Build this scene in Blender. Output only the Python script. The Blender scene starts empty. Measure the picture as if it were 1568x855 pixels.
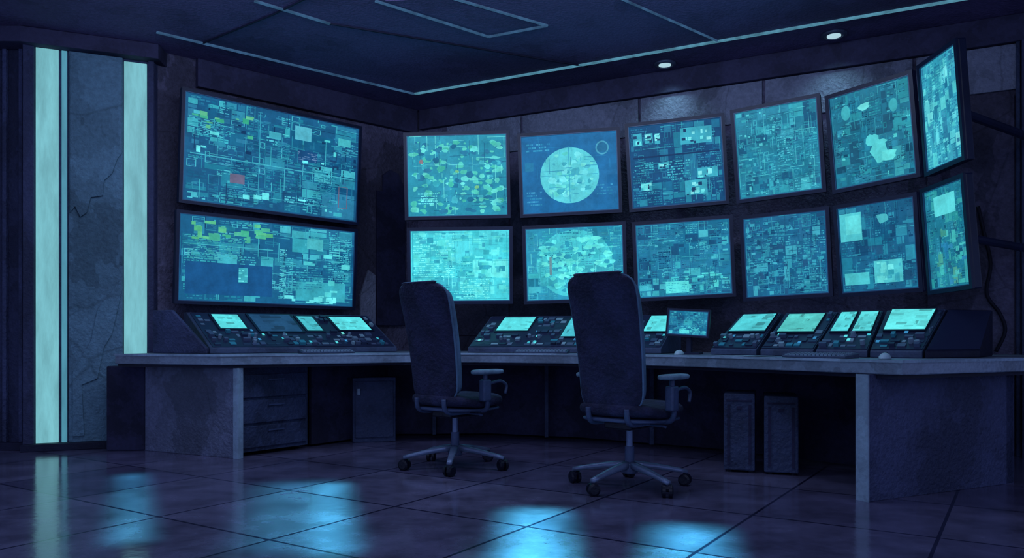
import bpy, math, random
import numpy as np
from mathutils import Vector, Matrix

# ------------------------------------------------------------------ camera model (units: 1568 px wide)
F=1200.0; CX=784.0; HY=520.0; CH=0.86
def W(px,py,Y): return Vector(((px-CX)/F*Y, Y, CH-(py-HY)/F*Y))
def G(px,Y,z=0.0): return Vector(((px-CX)/F*Y, Y, z))
ZC=3.24
def C(px,py):
    Y=F*(ZC-CH)/(HY-py); return Vector(((px-CX)/F*Y,Y,ZC))
def lin(c):
    o=[]
    for v in c:
        v=max(0,min(255,v))/255.0
        o.append(v/12.92 if v<=0.04045 else ((v+0.055)/1.055)**2.4)
    return (o[0],o[1],o[2],1.0)

scene=bpy.context.scene
scene.view_settings.view_transform='Standard'
scene.view_settings.look='None'

# ------------------------------------------------------------------ materials
def mat(name,col,rough=0.6,metal=0.0,var=0.25,scale=(3,3,3),bump=0.15,spec=0.3,patch=True,det=5.0,crack=0.0,cscale=1.1):
    m=bpy.data.materials.new(name); m.use_nodes=True
    nt=m.node_tree; N=nt.nodes; L=nt.links
    b=N['Principled BSDF']
    b.inputs['Roughness'].default_value=rough; b.inputs['Metallic'].default_value=metal
    b.inputs['Specular IOR Level'].default_value=spec
    tc=N.new('ShaderNodeTexCoord'); mp=N.new('ShaderNodeMapping'); mp.inputs['Scale'].default_value=scale
    mp.inputs['Rotation'].default_value=(0.3,0.5,0.35)
    L.new(tc.outputs['Object'],mp.inputs['Vector'])
    n=N.new('ShaderNodeTexNoise'); n.inputs['Scale'].default_value=1.0; n.inputs['Detail'].default_value=det; n.inputs['Roughness'].default_value=0.6
    L.new(mp.outputs[0],n.inputs['Vector'])
    r=N.new('ShaderNodeValToRGB'); c=lin(col)
    e=r.color_ramp.elements
    lo=tuple(x*(1-var) for x in c[:3])+(1,); hi=tuple(min(1,x*(1+var)) for x in c[:3])+(1,)
    e[0].position=0.36; e[0].color=lo; e[1].position=0.62; e[1].color=hi
    if patch:
        for pos,a in ((0.455,-.7),(0.460,.05),(0.53,.15),(0.534,.75)):
            k=e.new(pos); k.color=tuple(x*(1+var*a) for x in c[:3])+(1,)
    L.new(n.outputs['Fac'],r.inputs['Fac'])
    out=r.outputs[0]
    n3=N.new('ShaderNodeTexNoise'); n3.inputs['Scale'].default_value=28; n3.inputs['Detail'].default_value=4; n3.inputs['Roughness'].default_value=0.7
    L.new(tc.outputs['Object'],n3.inputs['Vector'])
    mr=N.new('ShaderNodeMapRange'); mr.inputs['From Min'].default_value=0.3; mr.inputs['From Max'].default_value=0.7
    mr.inputs['To Min'].default_value=1-var*0.6; mr.inputs['To Max'].default_value=1+var*0.6
    L.new(n3.outputs['Fac'],mr.inputs['Value'])
    s=N.new('ShaderNodeVectorMath'); s.operation='SCALE'; L.new(out,s.inputs[0]); L.new(mr.outputs[0],s.inputs['Scale']); out=s.outputs[0]
    if crack>0:
        ad=N.new('ShaderNodeMixRGB'); ad.blend_type='ADD'; ad.inputs['Fac'].default_value=0.22
        L.new(tc.outputs['Object'],ad.inputs[1]); L.new(n.outputs['Color'],ad.inputs[2])
        vo=N.new('ShaderNodeTexVoronoi'); vo.feature='DISTANCE_TO_EDGE'; vo.inputs['Scale'].default_value=cscale
        L.new(ad.outputs[0],vo.inputs['Vector'])
        m2=N.new('ShaderNodeMapRange'); m2.inputs['From Min'].default_value=0.0; m2.inputs['From Max'].default_value=0.012
        m2.inputs['To Min'].default_value=1-crack; m2.inputs['To Max'].default_value=1.0
        L.new(vo.outputs['Distance'],m2.inputs['Value'])
        s2=N.new('ShaderNodeVectorMath'); s2.operation='SCALE'; L.new(out,s2.inputs[0]); L.new(m2.outputs[0],s2.inputs['Scale']); out=s2.outputs[0]
    L.new(out,b.inputs['Base Color'])
    n2=N.new('ShaderNodeTexNoise'); n2.inputs['Scale'].default_value=45; n2.inputs['Detail'].default_value=4
    L.new(tc.outputs['Object'],n2.inputs['Vector'])
    bp=N.new('ShaderNodeBump'); bp.inputs['Strength'].default_value=bump; bp.inputs['Distance'].default_value=0.03
    L.new(n2.outputs['Fac'],bp.inputs['Height']); L.new(bp.outputs[0],b.inputs['Normal'])
    return m

def emis(name,col,strength=1.0,var=0.12,scale=(6,6,1.2)):
    m=bpy.data.materials.new(name); m.use_nodes=True
    nt=m.node_tree; N=nt.nodes; L=nt.links; b=N['Principled BSDF']
    b.inputs['Base Color'].default_value=(0.02,0.02,0.03,1); b.inputs['Roughness'].default_value=0.5
    tc=N.new('ShaderNodeTexCoord'); mp=N.new('ShaderNodeMapping'); mp.inputs['Scale'].default_value=scale; mp.inputs['Rotation'].default_value=(.3,.6,0)
    L.new(tc.outputs['Object'],mp.inputs['Vector'])
    n=N.new('ShaderNodeTexNoise'); n.inputs['Scale'].default_value=1.5; n.inputs['Detail'].default_value=8; n.inputs['Roughness'].default_value=0.65
    L.new(mp.outputs[0],n.inputs['Vector'])
    r=N.new('ShaderNodeValToRGB'); c=lin(col); e=r.color_ramp.elements
    e[0].position=0.35; e[0].color=tuple(x*(1-var*1.6) for x in c[:3])+(1,)
    e[1].position=0.62; e[1].color=tuple(x*(1+var) for x in c[:3])+(1,)
    L.new(n.outputs['Fac'],r.inputs['Fac']); L.new(r.outputs[0],b.inputs['Emission Color'])
    b.inputs['Emission Strength'].default_value=strength
    return m

def vcol_mat(name,emit):
    m=bpy.data.materials.new(name); m.use_nodes=True
    nt=m.node_tree; N=nt.nodes; L=nt.links; b=N['Principled BSDF']
    a=N.new('ShaderNodeVertexColor'); a.layer_name='Col'
    if emit:
        tc=N.new('ShaderNodeTexCoord')
        n=N.new('ShaderNodeTexNoise'); n.inputs['Scale'].default_value=6.0; n.inputs['Detail'].default_value=8; n.inputs['Roughness'].default_value=0.75
        L.new(tc.outputs['Object'],n.inputs['Vector'])
        mr=N.new('ShaderNodeMapRange'); mr.inputs['From Min'].default_value=0.3; mr.inputs['From Max'].default_value=0.7
        mr.inputs['To Min'].default_value=0.68; mr.inputs['To Max'].default_value=1.32
        L.new(n.outputs['Fac'],mr.inputs['Value'])
        mx=N.new('ShaderNodeVectorMath'); mx.operation='SCALE'
        L.new(a.outputs['Color'],mx.inputs[0]); L.new(mr.outputs[0],mx.inputs['Scale'])
        L.new(mx.outputs[0],b.inputs['Emission Color']); b.inputs['Emission Strength'].default_value=emit
        b.inputs['Base Color'].default_value=(0.01,0.015,0.03,1); b.inputs['Roughness'].default_value=0.45
        b.inputs['Specular IOR Level'].default_value=0.15
    else:
        L.new(a.outputs['Color'],b.inputs['Base Color']); b.inputs['Roughness'].default_value=0.4
    return m

M_wall=mat('wall_stone',(88,84,106),0.8,var=0.46,scale=(1.2,1.2,0.8),crack=.3,bump=.6)
M_wallpanel=mat('wall_panel_stone',(112,116,134),0.6,var=0.36,scale=(1.5,1.5,1.5),crack=.3,bump=.6)
M_crown=mat('crown_dark',(56,54,80),0.8)
M_ceil=mat('ceiling_paint',(96,84,124),0.75,var=0.26,scale=(0.9,0.9,0.9),bump=.4)
M_line=emis('ceiling_led_trim',(74,128,150),1.0,var=0.25)
M_linedim=emis('ceiling_led_trim_dim',(46,78,110),1.0,var=0.3)
M_col=mat('column_slate',(88,118,134),0.7,var=0.36,scale=(1.3,1.3,0.9),crack=.3,bump=.5,cscale=.8)
M_coldark=mat('column_dark',(54,58,86),0.7,var=0.3,scale=(1.5,1.5,1),bump=.4)
M_strip=emis('light_strip',(120,190,200),0.92,var=0.14)
M_strip2=emis('light_strip_thin',(74,140,162),1.0,var=0.12)
M_desk=mat('desk_top',(114,130,150),0.35,var=0.28,scale=(2,2,2),spec=0.5)
M_deskside=mat('desk_panel',(100,106,130),0.6,var=0.34,scale=(1.5,1.5,1.5),crack=.2,bump=.5)
M_deskblue=mat('desk_panel_blue',(62,68,100),0.6,var=0.32,scale=(1.5,1.5,1.5),bump=.5)
M_deskedge=mat('desk_edge',(140,162,182),0.45,var=0.18)
M_dark=mat('dark_navy',(24,26,50),0.6,var=0.2)
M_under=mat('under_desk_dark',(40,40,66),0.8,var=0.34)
M_cab=mat('cabinet_blue',(50,60,88),0.6,var=0.3,bump=.4)
M_bezel=mat('monitor_bezel',(20,28,56),0.4,var=0.15,bump=0.03,spec=0.4)
M_bezel2=mat('monitor_bezel_edge',(56,96,130),0.35,var=0.15,bump=0.03,spec=0.6)
M_console=mat('console_body',(62,74,100),0.5,var=0.25)
M_chair=mat('chair_fabric',(40,40,68),0.85,var=0.3,scale=(5,5,5),bump=0.5)
M_chairrim=mat('chair_rim',(84,110,138),0.6,var=0.15)
M_plastic=mat('chair_plastic',(66,78,110),0.4,var=0.15)
M_metal=mat('chair_metal',(110,124,154),0.35,metal=0.4,var=0.15,bump=0.05)
M_caster=mat('caster_black',(16,18,36),0.4,var=0.2)
M_cable=mat('cable_rubber',(18,18,36),0.6)
M_white=mat('white_plastic',(165,190,200),0.4,var=0.1)
M_key=mat('key_plastic',(110,134,155),0.5,var=0.2)
M_lamp=emis('downlight_lamp',(165,200,212),1.1,var=0.05)
M_ring=mat('downlight_ring',(90,100,125),0.4,metal=0.5)
M_screen=vcol_mat('screen_pixels',1.12)
M_ctrl=vcol_mat('control_plastics',0)

# floor
def floor_mat():
    m=bpy.data.materials.new('floor_tiles'); m.use_nodes=True
    nt=m.node_tree; N=nt.nodes; L=nt.links; b=N['Principled BSDF']
    tc=N.new('ShaderNodeTexCoord'); mp=N.new('ShaderNodeMapping'); mp.inputs['Rotation'].default_value=(0,0,math.radians(33)); mp.inputs['Location'].default_value=(.3,.15,0)
    L.new(tc.outputs['Object'],mp.inputs['Vector'])
    br=N.new('ShaderNodeTexBrick'); br.offset=0; br.inputs['Scale'].default_value=1.0
    br.inputs['Brick Width'].default_value=.8; br.inputs['Row Height'].default_value=.8; br.inputs['Mortar Size'].default_value=0.008
    br.inputs['Color1'].default_value=lin((102,98,126)); br.inputs['Color2'].default_value=lin((84,80,110)); br.inputs['Mortar'].default_value=lin((34,34,60))
    L.new(mp.outputs[0],br.inputs['Vector'])
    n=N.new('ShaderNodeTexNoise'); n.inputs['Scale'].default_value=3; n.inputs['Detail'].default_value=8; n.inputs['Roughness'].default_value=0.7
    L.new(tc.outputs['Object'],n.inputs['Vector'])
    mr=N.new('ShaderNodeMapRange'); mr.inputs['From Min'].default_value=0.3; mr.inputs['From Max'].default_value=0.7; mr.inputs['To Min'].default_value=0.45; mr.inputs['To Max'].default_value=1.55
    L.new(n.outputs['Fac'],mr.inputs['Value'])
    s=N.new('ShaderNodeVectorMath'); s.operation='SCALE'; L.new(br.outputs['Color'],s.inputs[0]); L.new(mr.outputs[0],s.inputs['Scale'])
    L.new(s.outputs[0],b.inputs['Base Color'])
    rr=N.new('ShaderNodeMapRange'); rr.inputs['To Min'].default_value=0.06; rr.inputs['To Max'].default_value=0.22
    L.new(n.outputs['Fac'],rr.inputs['Value']); L.new(rr.outputs[0],b.inputs['Roughness'])
    b.inputs['Specular IOR Level'].default_value=1.0
    n2=N.new('ShaderNodeTexNoise'); n2.inputs['Scale'].default_value=18; n2.inputs['Detail'].default_value=3
    L.new(tc.outputs['Object'],n2.inputs['Vector'])
    bp=N.new('ShaderNodeBump'); bp.inputs['Strength'].default_value=0.06; bp.inputs['Distance'].default_value=0.01
    L.new(n2.outputs['Fac'],bp.inputs['Height']); L.new(bp.outputs[0],b.inputs['Normal'])
    return m
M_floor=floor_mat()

# ------------------------------------------------------------------ mesh helpers
def empty(name,loc=(0,0,0),mw=None):
    e=bpy.data.objects.new(name,None); scene.collection.objects.link(e)
    e.empty_display_size=0.1
    if mw is not None: e.matrix_world=mw
    else: e.location=loc
    return e
def attach(o,p,world=True):
    if p is None: return
    o.parent=p
    if world: o.matrix_parent_inverse=p.matrix_basis.inverted()
class MB:
    def __init__(s): s.v=[]; s.f=[]; s.c=[]
    def poly(s,pts,col=(1,1,1,1)):
        n=len(s.v); s.v+= [tuple(p) for p in pts]; s.f.append(tuple(range(n,n+len(pts)))); s.c.append(col)
    def prism(s,a,b,col=(1,1,1,1)):
        n=len(s.v); k=len(a); s.v+=[tuple(p) for p in a]+[tuple(p) for p in b]
        s.f.append(tuple(range(n+k-1,n-1,-1))); s.c.append(col)
        s.f.append(tuple(range(n+k,n+2*k))); s.c.append(col)
        for i in range(k):
            j=(i+1)%k; s.f.append((n+i,n+j,n+k+j,n+k+i)); s.c.append(col)
    def box(s,x0,x1,y0,y1,z0,z1,col=(1,1,1,1)):
        s.prism([(x0,y0,z0),(x1,y0,z0),(x1,y1,z0),(x0,y1,z0)],[(x0,y0,z1),(x1,y0,z1),(x1,y1,z1),(x0,y1,z1)],col)
    def loft(s,rings,cap=True):
        n=len(s.v); k=len(rings[0])
        for r in rings: s.v+=[tuple(p) for p in r]
        for i in range(len(rings)-1):
            for j in range(k):
                q=(j+1)%k
                s.f.append((n+i*k+j,n+i*k+q,n+(i+1)*k+q,n+(i+1)*k+j)); s.c.append((1,1,1,1))
        if cap:
            s.f.append(tuple(n+j for j in range(k-1,-1,-1))); s.c.append((1,1,1,1))
            m=n+(len(rings)-1)*k; s.f.append(tuple(m+j for j in range(k))); s.c.append((1,1,1,1))
    def tube(s,pts,r,k=10):
        pts=[Vector(p) for p in pts]; rs=r if isinstance(r,(list,tuple)) else [r]*len(pts)
        rings=[]; up=Vector((0,0,1)); prev=None
        for i,p in enumerate(pts):
            t=(pts[min(i+1,len(pts)-1)]-pts[max(i-1,0)]).normalized()
            a=prev if prev is not None else (up if abs(t.z)<0.9 else Vector((1,0,0)))
            a=(a-t*a.dot(t)).normalized(); prev=a; b=t.cross(a)
            rings.append([p+(a*math.cos(2*math.pi*j/k)+b*math.sin(2*math.pi*j/k))*rs[i] for j in range(k)])
        s.loft(rings)
    def build(s,name,m,parent=None,world=True,smooth=False,bevel=0.0,col=False,fix=True):
        me=bpy.data.meshes.new(name); me.from_pydata(s.v,[],s.f); 
        if fix:
            import bmesh
            bm=bmesh.new(); bm.from_mesh(me); bmesh.ops.recalc_face_normals(bm,faces=bm.faces); bm.to_mesh(me); bm.free()
        if col:
            a=me.color_attributes.new('Col','FLOAT_COLOR','CORNER')
            for p,c in zip(me.polygons,s.c):
                for li in p.loop_indices: a.data[li].color=c
        me.materials.append(m)
        if smooth:
            for p in me.polygons: p.use_smooth=True
        o=bpy.data.objects.new(name,me); scene.collection.objects.link(o)
        if bevel>0:
            b=o.modifiers.new('bevel','BEVEL'); b.width=bevel; b.segments=2; b.limit_method='ANGLE'
        attach(o,parent,world)
        return o
def V2(p,z): return (p[0],p[1],z)
def slab(name,poly,z0,z1,m,parent=None,bevel=0.0):
    b=MB(); b.prism([V2(p,z0) for p in poly],[V2(p,z1) for p in poly]); return b.build(name,m,parent,bevel=bevel)
def smoothpath(pts,n=6):
    pts=[Vector(p) for p in pts]; out=[]
    for i in range(len(pts)-1):
        p0=pts[max(i-1,0)];p1=pts[i];p2=pts[i+1];p3=pts[min(i+2,len(pts)-1)]
        for k in range(n):
            t=k/n
            out.append(0.5*((2*p1)+(p2-p0)*t+(2*p0-5*p1+4*p2-p3)*t*t+(3*p1-p0-3*p2+p3)*t**3))
    out.append(pts[-1]); return out

# ------------------------------------------------------------------ room shell
CORN=Vector((-0.98,8.2)); DL=Vector((-0.744,-0.668)); DR=Vector((0.888,-0.46))
NL=Vector((0.668,-0.744)); NR=Vector((-0.46,-0.888))
COLA=Vector((-3.726,6.05)); COLB=Vector((-2.92,6.40))
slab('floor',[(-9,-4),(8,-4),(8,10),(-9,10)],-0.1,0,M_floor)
slab('ceiling',[(-9,-4),(8,-4),(8,10),(-9,10)],ZC,ZC+0.1,M_ceil)
def wall(name,a,b,n,m=M_wall):
    t=-n*0.1
    return slab(name,[a,b,b+t,a+t],0,ZC,m)
WLend=CORN+DL*2.62
wall('wall_left',CORN,WLend,NL)
WRend=CORN+DR*8.5
wall('wall_right',CORN,WRend,NR)
wall('wall_side',Vector((-9,6.12)),Vector((-3.75,6.12)),Vector((0,-1)),M_coldark)

def tL(px):
    k=(px-CX)/F; return (k*CORN.y-CORN.x)/(DL.x-k*DL.y)
def tR(px):
    k=(px-CX)/F; return (k*CORN.y-CORN.x)/(DR.x-k*DR.y)
def wbox(mb,O,D,N,s0,s1,z0,z1,d,col=(1,1,1,1),d0=0.0):
    a=O+D*s0; b=O+D*s1
    P=[a+N*d0,b+N*d0,b+N*d,a+N*d]
    mb.prism([V2(p,z0) for p in P],[V2(p,z1) for p in P],col)
b=MB(); wbox(b,CORN,DR,NR,0.05,8.4,3.04,ZC-0.001,0.06); b.build('trim_1',M_crown,bevel=0.005)
b=MB(); wbox(b,CORN,DL,NL,0.05,2.3,3.0,ZC-0.001,0.06); b.build('trim_2',M_crown,bevel=0.005)
e=empty('wall_panel_band',V2(CORN+DR*3,2.85))
edges=[0.35,tR(800),tR(980),tR(1170),tR(1400),tR(1560)]
for i in range(5):
    b=MB(); wbox(b,CORN,DR,NR,edges[i]+0.012,edges[i+1]-0.012,2.70,3.035,0.025); b.build('panel_%d'%(i+1),M_wallpanel,e,bevel=0.004)
e=empty('wall_cladding',V2(CORN+DR*4,1.5))
for i,(p0,p1,z0,z1) in enumerate([(655,780,0.9,2.66),(1420,1553,0.05,2.66)]):
    b=MB(); wbox(b,CORN,DR,NR,tR(p0),tR(p1),z0,z1,0.02); b.build('panel_%d'%(i+1),M_wall,e,bevel=0.004)
b=MB(); wbox(b,CORN,DR,NR,tR(1555),tR(1561),0,3.04,0.05); b.build('trim_3',M_cab,bevel=0.003)
b=MB(); wbox(b,CORN,DR,NR,tR(1563),tR(1700),0,3.04,0.08); b.build('trim_4',M_coldark,bevel=0.003)
e=empty('wall_cladding',V2(CORN+DL*1,1.7))
def wprof(O,D,N,pts,d,name,m,par):
    A=[];B=[]
    for s,z in pts:
        p=O+D*s; A.append(V2(p,z)); q=p+N*d; B.append(V2(q,z))
    b=MB(); b.prism(A,B); return b.build(name,m,par,bevel=0.004)
wprof(CORN,DL,NL,[(tL(618),1.0),(tL(575),1.0),(tL(575),2.35),(tL(585),2.35),(tL(585),2.52),(tL(596),2.58),(tL(608),2.55),(tL(618),2.4)],0.03,'panel_1',M_under,e)
wprof(CORN,DL,NL,[(tL(573),1.0),(tL(550),1.0),(tL(550),1.3),(tL(562),1.55),(tL(573),1.5)],0.03,'panel_2',M_wallpanel,e)

# column with light strips
cd=(COLB-COLA).normalized(); cn=Vector((cd.y,-cd.x))
def oncol(px):
    k=(px-CX)/F; t=(k*COLA.y-COLA.x)/(cd.x-k*cd.y); return t
col=empty('light_column',V2((COLA+COLB)/2,0))
slab('column_body',[COLA,COLB,(COLB.x,7.0),(COLA.x,7.0)],0,ZC,M_coldark,col)
def cbox(name,p0,p1,z0,z1,d,m,bev=0.004):
    b=MB(); wbox(b,COLA,cd,cn,oncol(p0),oncol(p1),z0,z1,d); return b.build(name,m,col,bevel=bev)
cbox('light_strip_1',55,90,0.04,3.15,0.012,M_strip)
cbox('light_strip_2',94.5,103,0.04,3.15,0.014,M_strip2)
cbox('light_strip_3',190,225,0.04,3.10,0.012,M_strip)
cbox('slate_panel',106,188,0.04,3.12,0.03,M_col)
cbox('edge_post',227,236,0.04,3.15,0.03,M_coldark)
cbox('edge_post_2',36,53,0.04,3.15,0.04,M_coldark)
b=MB()
def cpoly(pts,d):
    A=[];B=[]
    for px,z in pts:
        p=COLA+cd*oncol(px); A.append(V2(p+cn*0.03,z)); B.append(V2(p+cn*d,z))
    b.prism(A,B)
cpoly([(108,1.85),(116,1.9),(124,1.82),(134,1.86),(140,1.98),(158,2.0),(160,2.12),(172,2.18),(180,2.3),(187,2.35),(187,3.08),(108,3.08)],0.05)
cpoly([(112,0.1),(130,0.1),(126,.5),(150,.55),(160,.8),(172,.9),(187,1.25),(187,1.35),(150,1.1),(140,.85),(112,.6)],0.045)
b.build('slate_relief',M_col,col,bevel=0.003)
b=MB(); a0=Vector((-9,5.9)); a1=COLA+cn*0.13+Vector((-0.05,0)); a2=COLB+cn*0.12+cd*0.03
P=[Vector((-9,6.11)),a0,a1,a2,COLB+cd*0.05+Vector((0,0.15)),COLA+Vector((0,0.06))]
b.prism([V2(p,3.12) for p in P],[V2(p,ZC-0.002) for p in P]); b.build('trim_5',M_crown,bevel=0.004)
b=MB(); P=[COLA+cn*0.10-cd*0.05,COLB+cn*0.10,COLB+cd*0.02,COLA+Vector((0,0.02))]
b.prism([V2(p,0.0) for p in P],[V2(p,0.055) for p in P]); b.build('baseboard_left',M_dark,bevel=0.004)
b=MB(); b.box(-9,-3.76,6.05,6.115,0,0.06); b.build('baseboard_side',M_dark,bevel=0.004)
e=empty('wall_ribs',(-4.2,6.1,0))
for i,px in enumerate([5,30,-40]):
    b=MB(); x=(px-CX)/F*6.1; b.box(x,x+0.03,6.085,6.119,0.06,3.12); b.build('rib_%d'%(i+1),M_deskblue,e,bevel=0.004)

# ceiling trims
tn=[10]
def cline(pts,w,m,dz=0.012):
    e=empty('trim_%d'%tn[0],tuple(C(*pts[0]))); tn[0]+=1
    for i in range(len(pts)-1):
        a=C(*pts[i]); c=C(*pts[i+1]); d=(c-a).normalized(); n=Vector((-d.y,d.x,0))*w/2
        b=MB(); P=[a-n,c-n,c+n,a+n]
        b.prism([V2(p,ZC-dz) for p in P],[V2(p,ZC-0.0005) for p in P]); b.build('strip_%d'%(i+1),m,e)
cline([(240,48),(635,143)],0.028,M_linedim); cline([(635,143),(1100,62),(1568,-19)],0.034,M_line)
cline([(390,0),(505,35)],0.026,M_linedim)
cline([(505,35),(900,101)],0.014,M_dark)
cline([(310,65),(420,20),(520,-30)],0.012,M_dark)
cline([(575,0),(748,55),(838,38),(690,-5)],0.022,M_linedim)
cline([(950,-4),(1100,62)],0.014,M_linedim)
P=[C(590,0),C(750,50),C(822,36),C(680,-5)]
slab('ceiling_panel',[(p.x,p.y) for p in P],ZC-0.008,ZC-0.0005,M_ceil)
for i,(px,py) in enumerate([(1018,97),(1277,52)]):
    c=C(px,py); e=empty('downlight' if i==0 else 'downlight.001',(c.x,c.y,ZC-0.02))
    def disc(r,z): return [(c.x+r*math.cos(a*math.pi/16),c.y+r*math.sin(a*math.pi/16),z) for a in range(32)]
    b=MB(); b.loft([disc(0.095,ZC-0.001),disc(0.095,ZC-0.015),disc(0.07,ZC-0.02),disc(0.068,ZC-0.008)]); b.build('ring',M_ring,e,smooth=False)
    b=MB(); b.loft([disc(0.052,ZC-0.013),disc(0.052,ZC-0.019)]); b.build('lens',M_lamp,e)

# ------------------------------------------------------------------ monitors
def rot(psi,pit,rol):
    return np.array((Matrix.Rotation(psi,3,'Z')@Matrix.Rotation(pit,3,'X')@Matrix.Rotation(rol,3,'Y')))
def fitrect(cs,YL,YR):
    cs=np.array(cs,float)
    lx=(cs[0,0]+cs[3,0])/2; rx=(cs[1,0]+cs[2,0])/2; ym=(YL+YR)/2
    A=np.array([(lx-CX)/F*YL,YL]); B=np.array([(rx-CX)/F*YR,YR])
    psi=math.atan2(B[1]-A[1],B[0]-A[0]); w=np.linalg.norm(B-A)
    h=((cs[3,1]-cs[0,1])*YL+(cs[2,1]-cs[1,1])*YR)/2/F
    zc=CH-(cs[:,1].mean()-HY)/F*ym
    p0=np.array([(A[0]+B[0])/2,ym,zc,psi,0,0,w,h]); p=p0.copy()
    def res(p):
        R=rot(p[3],p[4],p[5]); r=[]
        for k,(sx,sz) in enumerate([(-1,1),(1,1),(1,-1),(-1,-1)]):
            q=R@np.array([sx*p[6]/2,0,sz*p[7]/2])+p[:3]
            r+=[(CX+F*q[0]/q[1]-cs[k,0])/2,(HY-F*(q[2]-CH)/q[1]-cs[k,1])/2]
        r+=[(p[1]-p0[1])/0.02,(p[3]-p0[3])/0.05,(p[4])/0.05,(p[5])/0.03]
        return np.array(r)
    for it in range(15):
        r=res(p); J=np.zeros((len(r),8))
        for i in range(8):
            q=p.copy(); q[i]+=1e-5; J[:,i]=(res(q)-r)/1e-5
        p=p-np.linalg.lstsq(J,r,rcond=None)[0]
    return p

def jit(c,k,rng): 
    d=rng.uniform(-k,k); return tuple(x+d for x in c)
class Scr:
    def __init__(s,seed): s.L=[]; s.r=random.Random(seed)
    def rect(s,x0,z0,x1,z1,c,l=1):
        x0,x1=max(0.0,min(x0,x1)),min(1.0,max(x0,x1)); z0,z1=max(0.0,min(z0,z1)),min(1.0,max(z0,z1))
        if x1-x0>0.001 and z1-z0>0.001: s.L.append(([(x0,z0),(x1,z0),(x1,z1),(x0,z1)],c,l))
    def frame(s,x0,z0,x1,z1,c,l=2,t=0.006):
        s.rect(x0,z0,x1,z0+t,c,l); s.rect(x0,z1-t,x1,z1,c,l); s.rect(x0,z0,x0+t,z1,c,l); s.rect(x1-t,z0,x1,z1,c,l)
    def ell(s,cx,cz,rx,rz,c,l=2,n=28,j=0.0):
        s.L.append(([(cx+rx*(1+s.r.uniform(-j,j))*math.cos(2*math.pi*i/n),cz+rz*(1+s.r.uniform(-j,j))*math.sin(2*math.pi*i/n)) for i in range(n)],c,l))
    def blob(s,cx,cz,r,c,l=3,n=7):
        s.ell(cx,cz,r*s.r.uniform(.7,1.3),r*s.r.uniform(.6,1.1),c,l,n,0.35)
    def blocks(s,n,cols,smin,smax,x0=0,z0=0,x1=1,z1=1,l=2,k=10):
        for _ in range(n):
            w=s.r.uniform(smin,smax); h=s.r.uniform(smin,smax)*s.r.choice([0.4,0.8,1.3])
            x=s.r.uniform(x0,max(x0,x1-w)); z=s.r.uniform(z0,max(z0,z1-h))
            s.rect(x,z,min(x+w,x1),min(z+h,z1),jit(s.r.choice(cols),k,s.r),l+(_%3)*0.3)
    def lines(s,n,cols,t=0.005,x0=0,z0=0,x1=1,z1=1,l=4):
        for _ in range(n):
            c=jit(s.r.choice(cols),8,s.r)
            if s.r.random()<0.5:
                x=s.r.uniform(x0,x1); a=s.r.uniform(z0,z1); d=s.r.uniform(.04,.28)*(z1-z0); s.rect(x,a,x+t*0.8,min(a+d,z1),c,l+(_%4)*.1)
            else:
                z=s.r.uniform(z0,z1); a=s.r.uniform(x0,x1); d=s.r.uniform(.04,.28)*(x1-x0); s.rect(a,z,min(a+d,x1),z+t,c,l+(_%4)*.1)
    def text(s,x0,z0,x1,z1,rows,c,l=5):
        dz=(z1-z0)/rows
        for i in range(rows):
            x=x0
            while x<x1:
                w=s.r.uniform(.006,.035)
                if s.r.random()<.75: s.rect(x,z0+i*dz,min(x+w,x1),z0+i*dz+dz*.5,jit(c,15,s.r),l)
                x+=w+.007
    def circuit(s,n,cols,x0=0.01,z0=0.01,x1=.99,z1=.99):
        def sub(a,b_,c_,d_,dep):
            if dep==0 or (c_-a<.07 and d_-b_<.07) or (dep<3 and s.r.random()<.12):
                q=s.r.random(); cc=jit(s.r.choice(cols),10,s.r); g_=.004
                if q<.30: s.rect(a+g_,b_+g_,c_-g_,d_-g_,cc,1.4)
                elif q<.56: s.frame(a+g_,b_+g_,c_-g_,d_-g_,cc,1.6,.004)
                if .3<q<.8: s.text(a+.012,b_+.012,c_-.008,d_-.008,max(2,int((d_-b_)/.03)),jit(s.r.choice(cols),14,s.r),2.2)
                return
            if (c_-a)>(d_-b_)*s.r.uniform(.7,1.3):
                m_=a+(c_-a)*s.r.uniform(.3,.7); sub(a,b_,m_,d_,dep-1); sub(m_,b_,c_,d_,dep-1)
            else:
                m_=b_+(d_-b_)*s.r.uniform(.3,.7); sub(a,b_,c_,m_,dep-1); sub(a,m_,c_,d_,dep-1)
        sub(x0,z0,x1,z1,7 if n>55 else 4)
        for _ in range(int(n*1.3)):
            w=s.r.uniform(.012,.07); h=s.r.uniform(.012,.08); x=s.r.uniform(x0,x1-w); z=s.r.uniform(z0,z1-h)
            c=jit(s.r.choice(cols),12,s.r)
            q=s.r.random()
            if q<.35: s.frame(x,z,x+w,z+h,c,3+s.r.random(),0.005)
            elif q<.8: s.rect(x,z,x+w,z+h*0.5,c,2.3+s.r.random())
            else: s.text(x,z,x+w,z+h,4,c,4)

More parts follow.
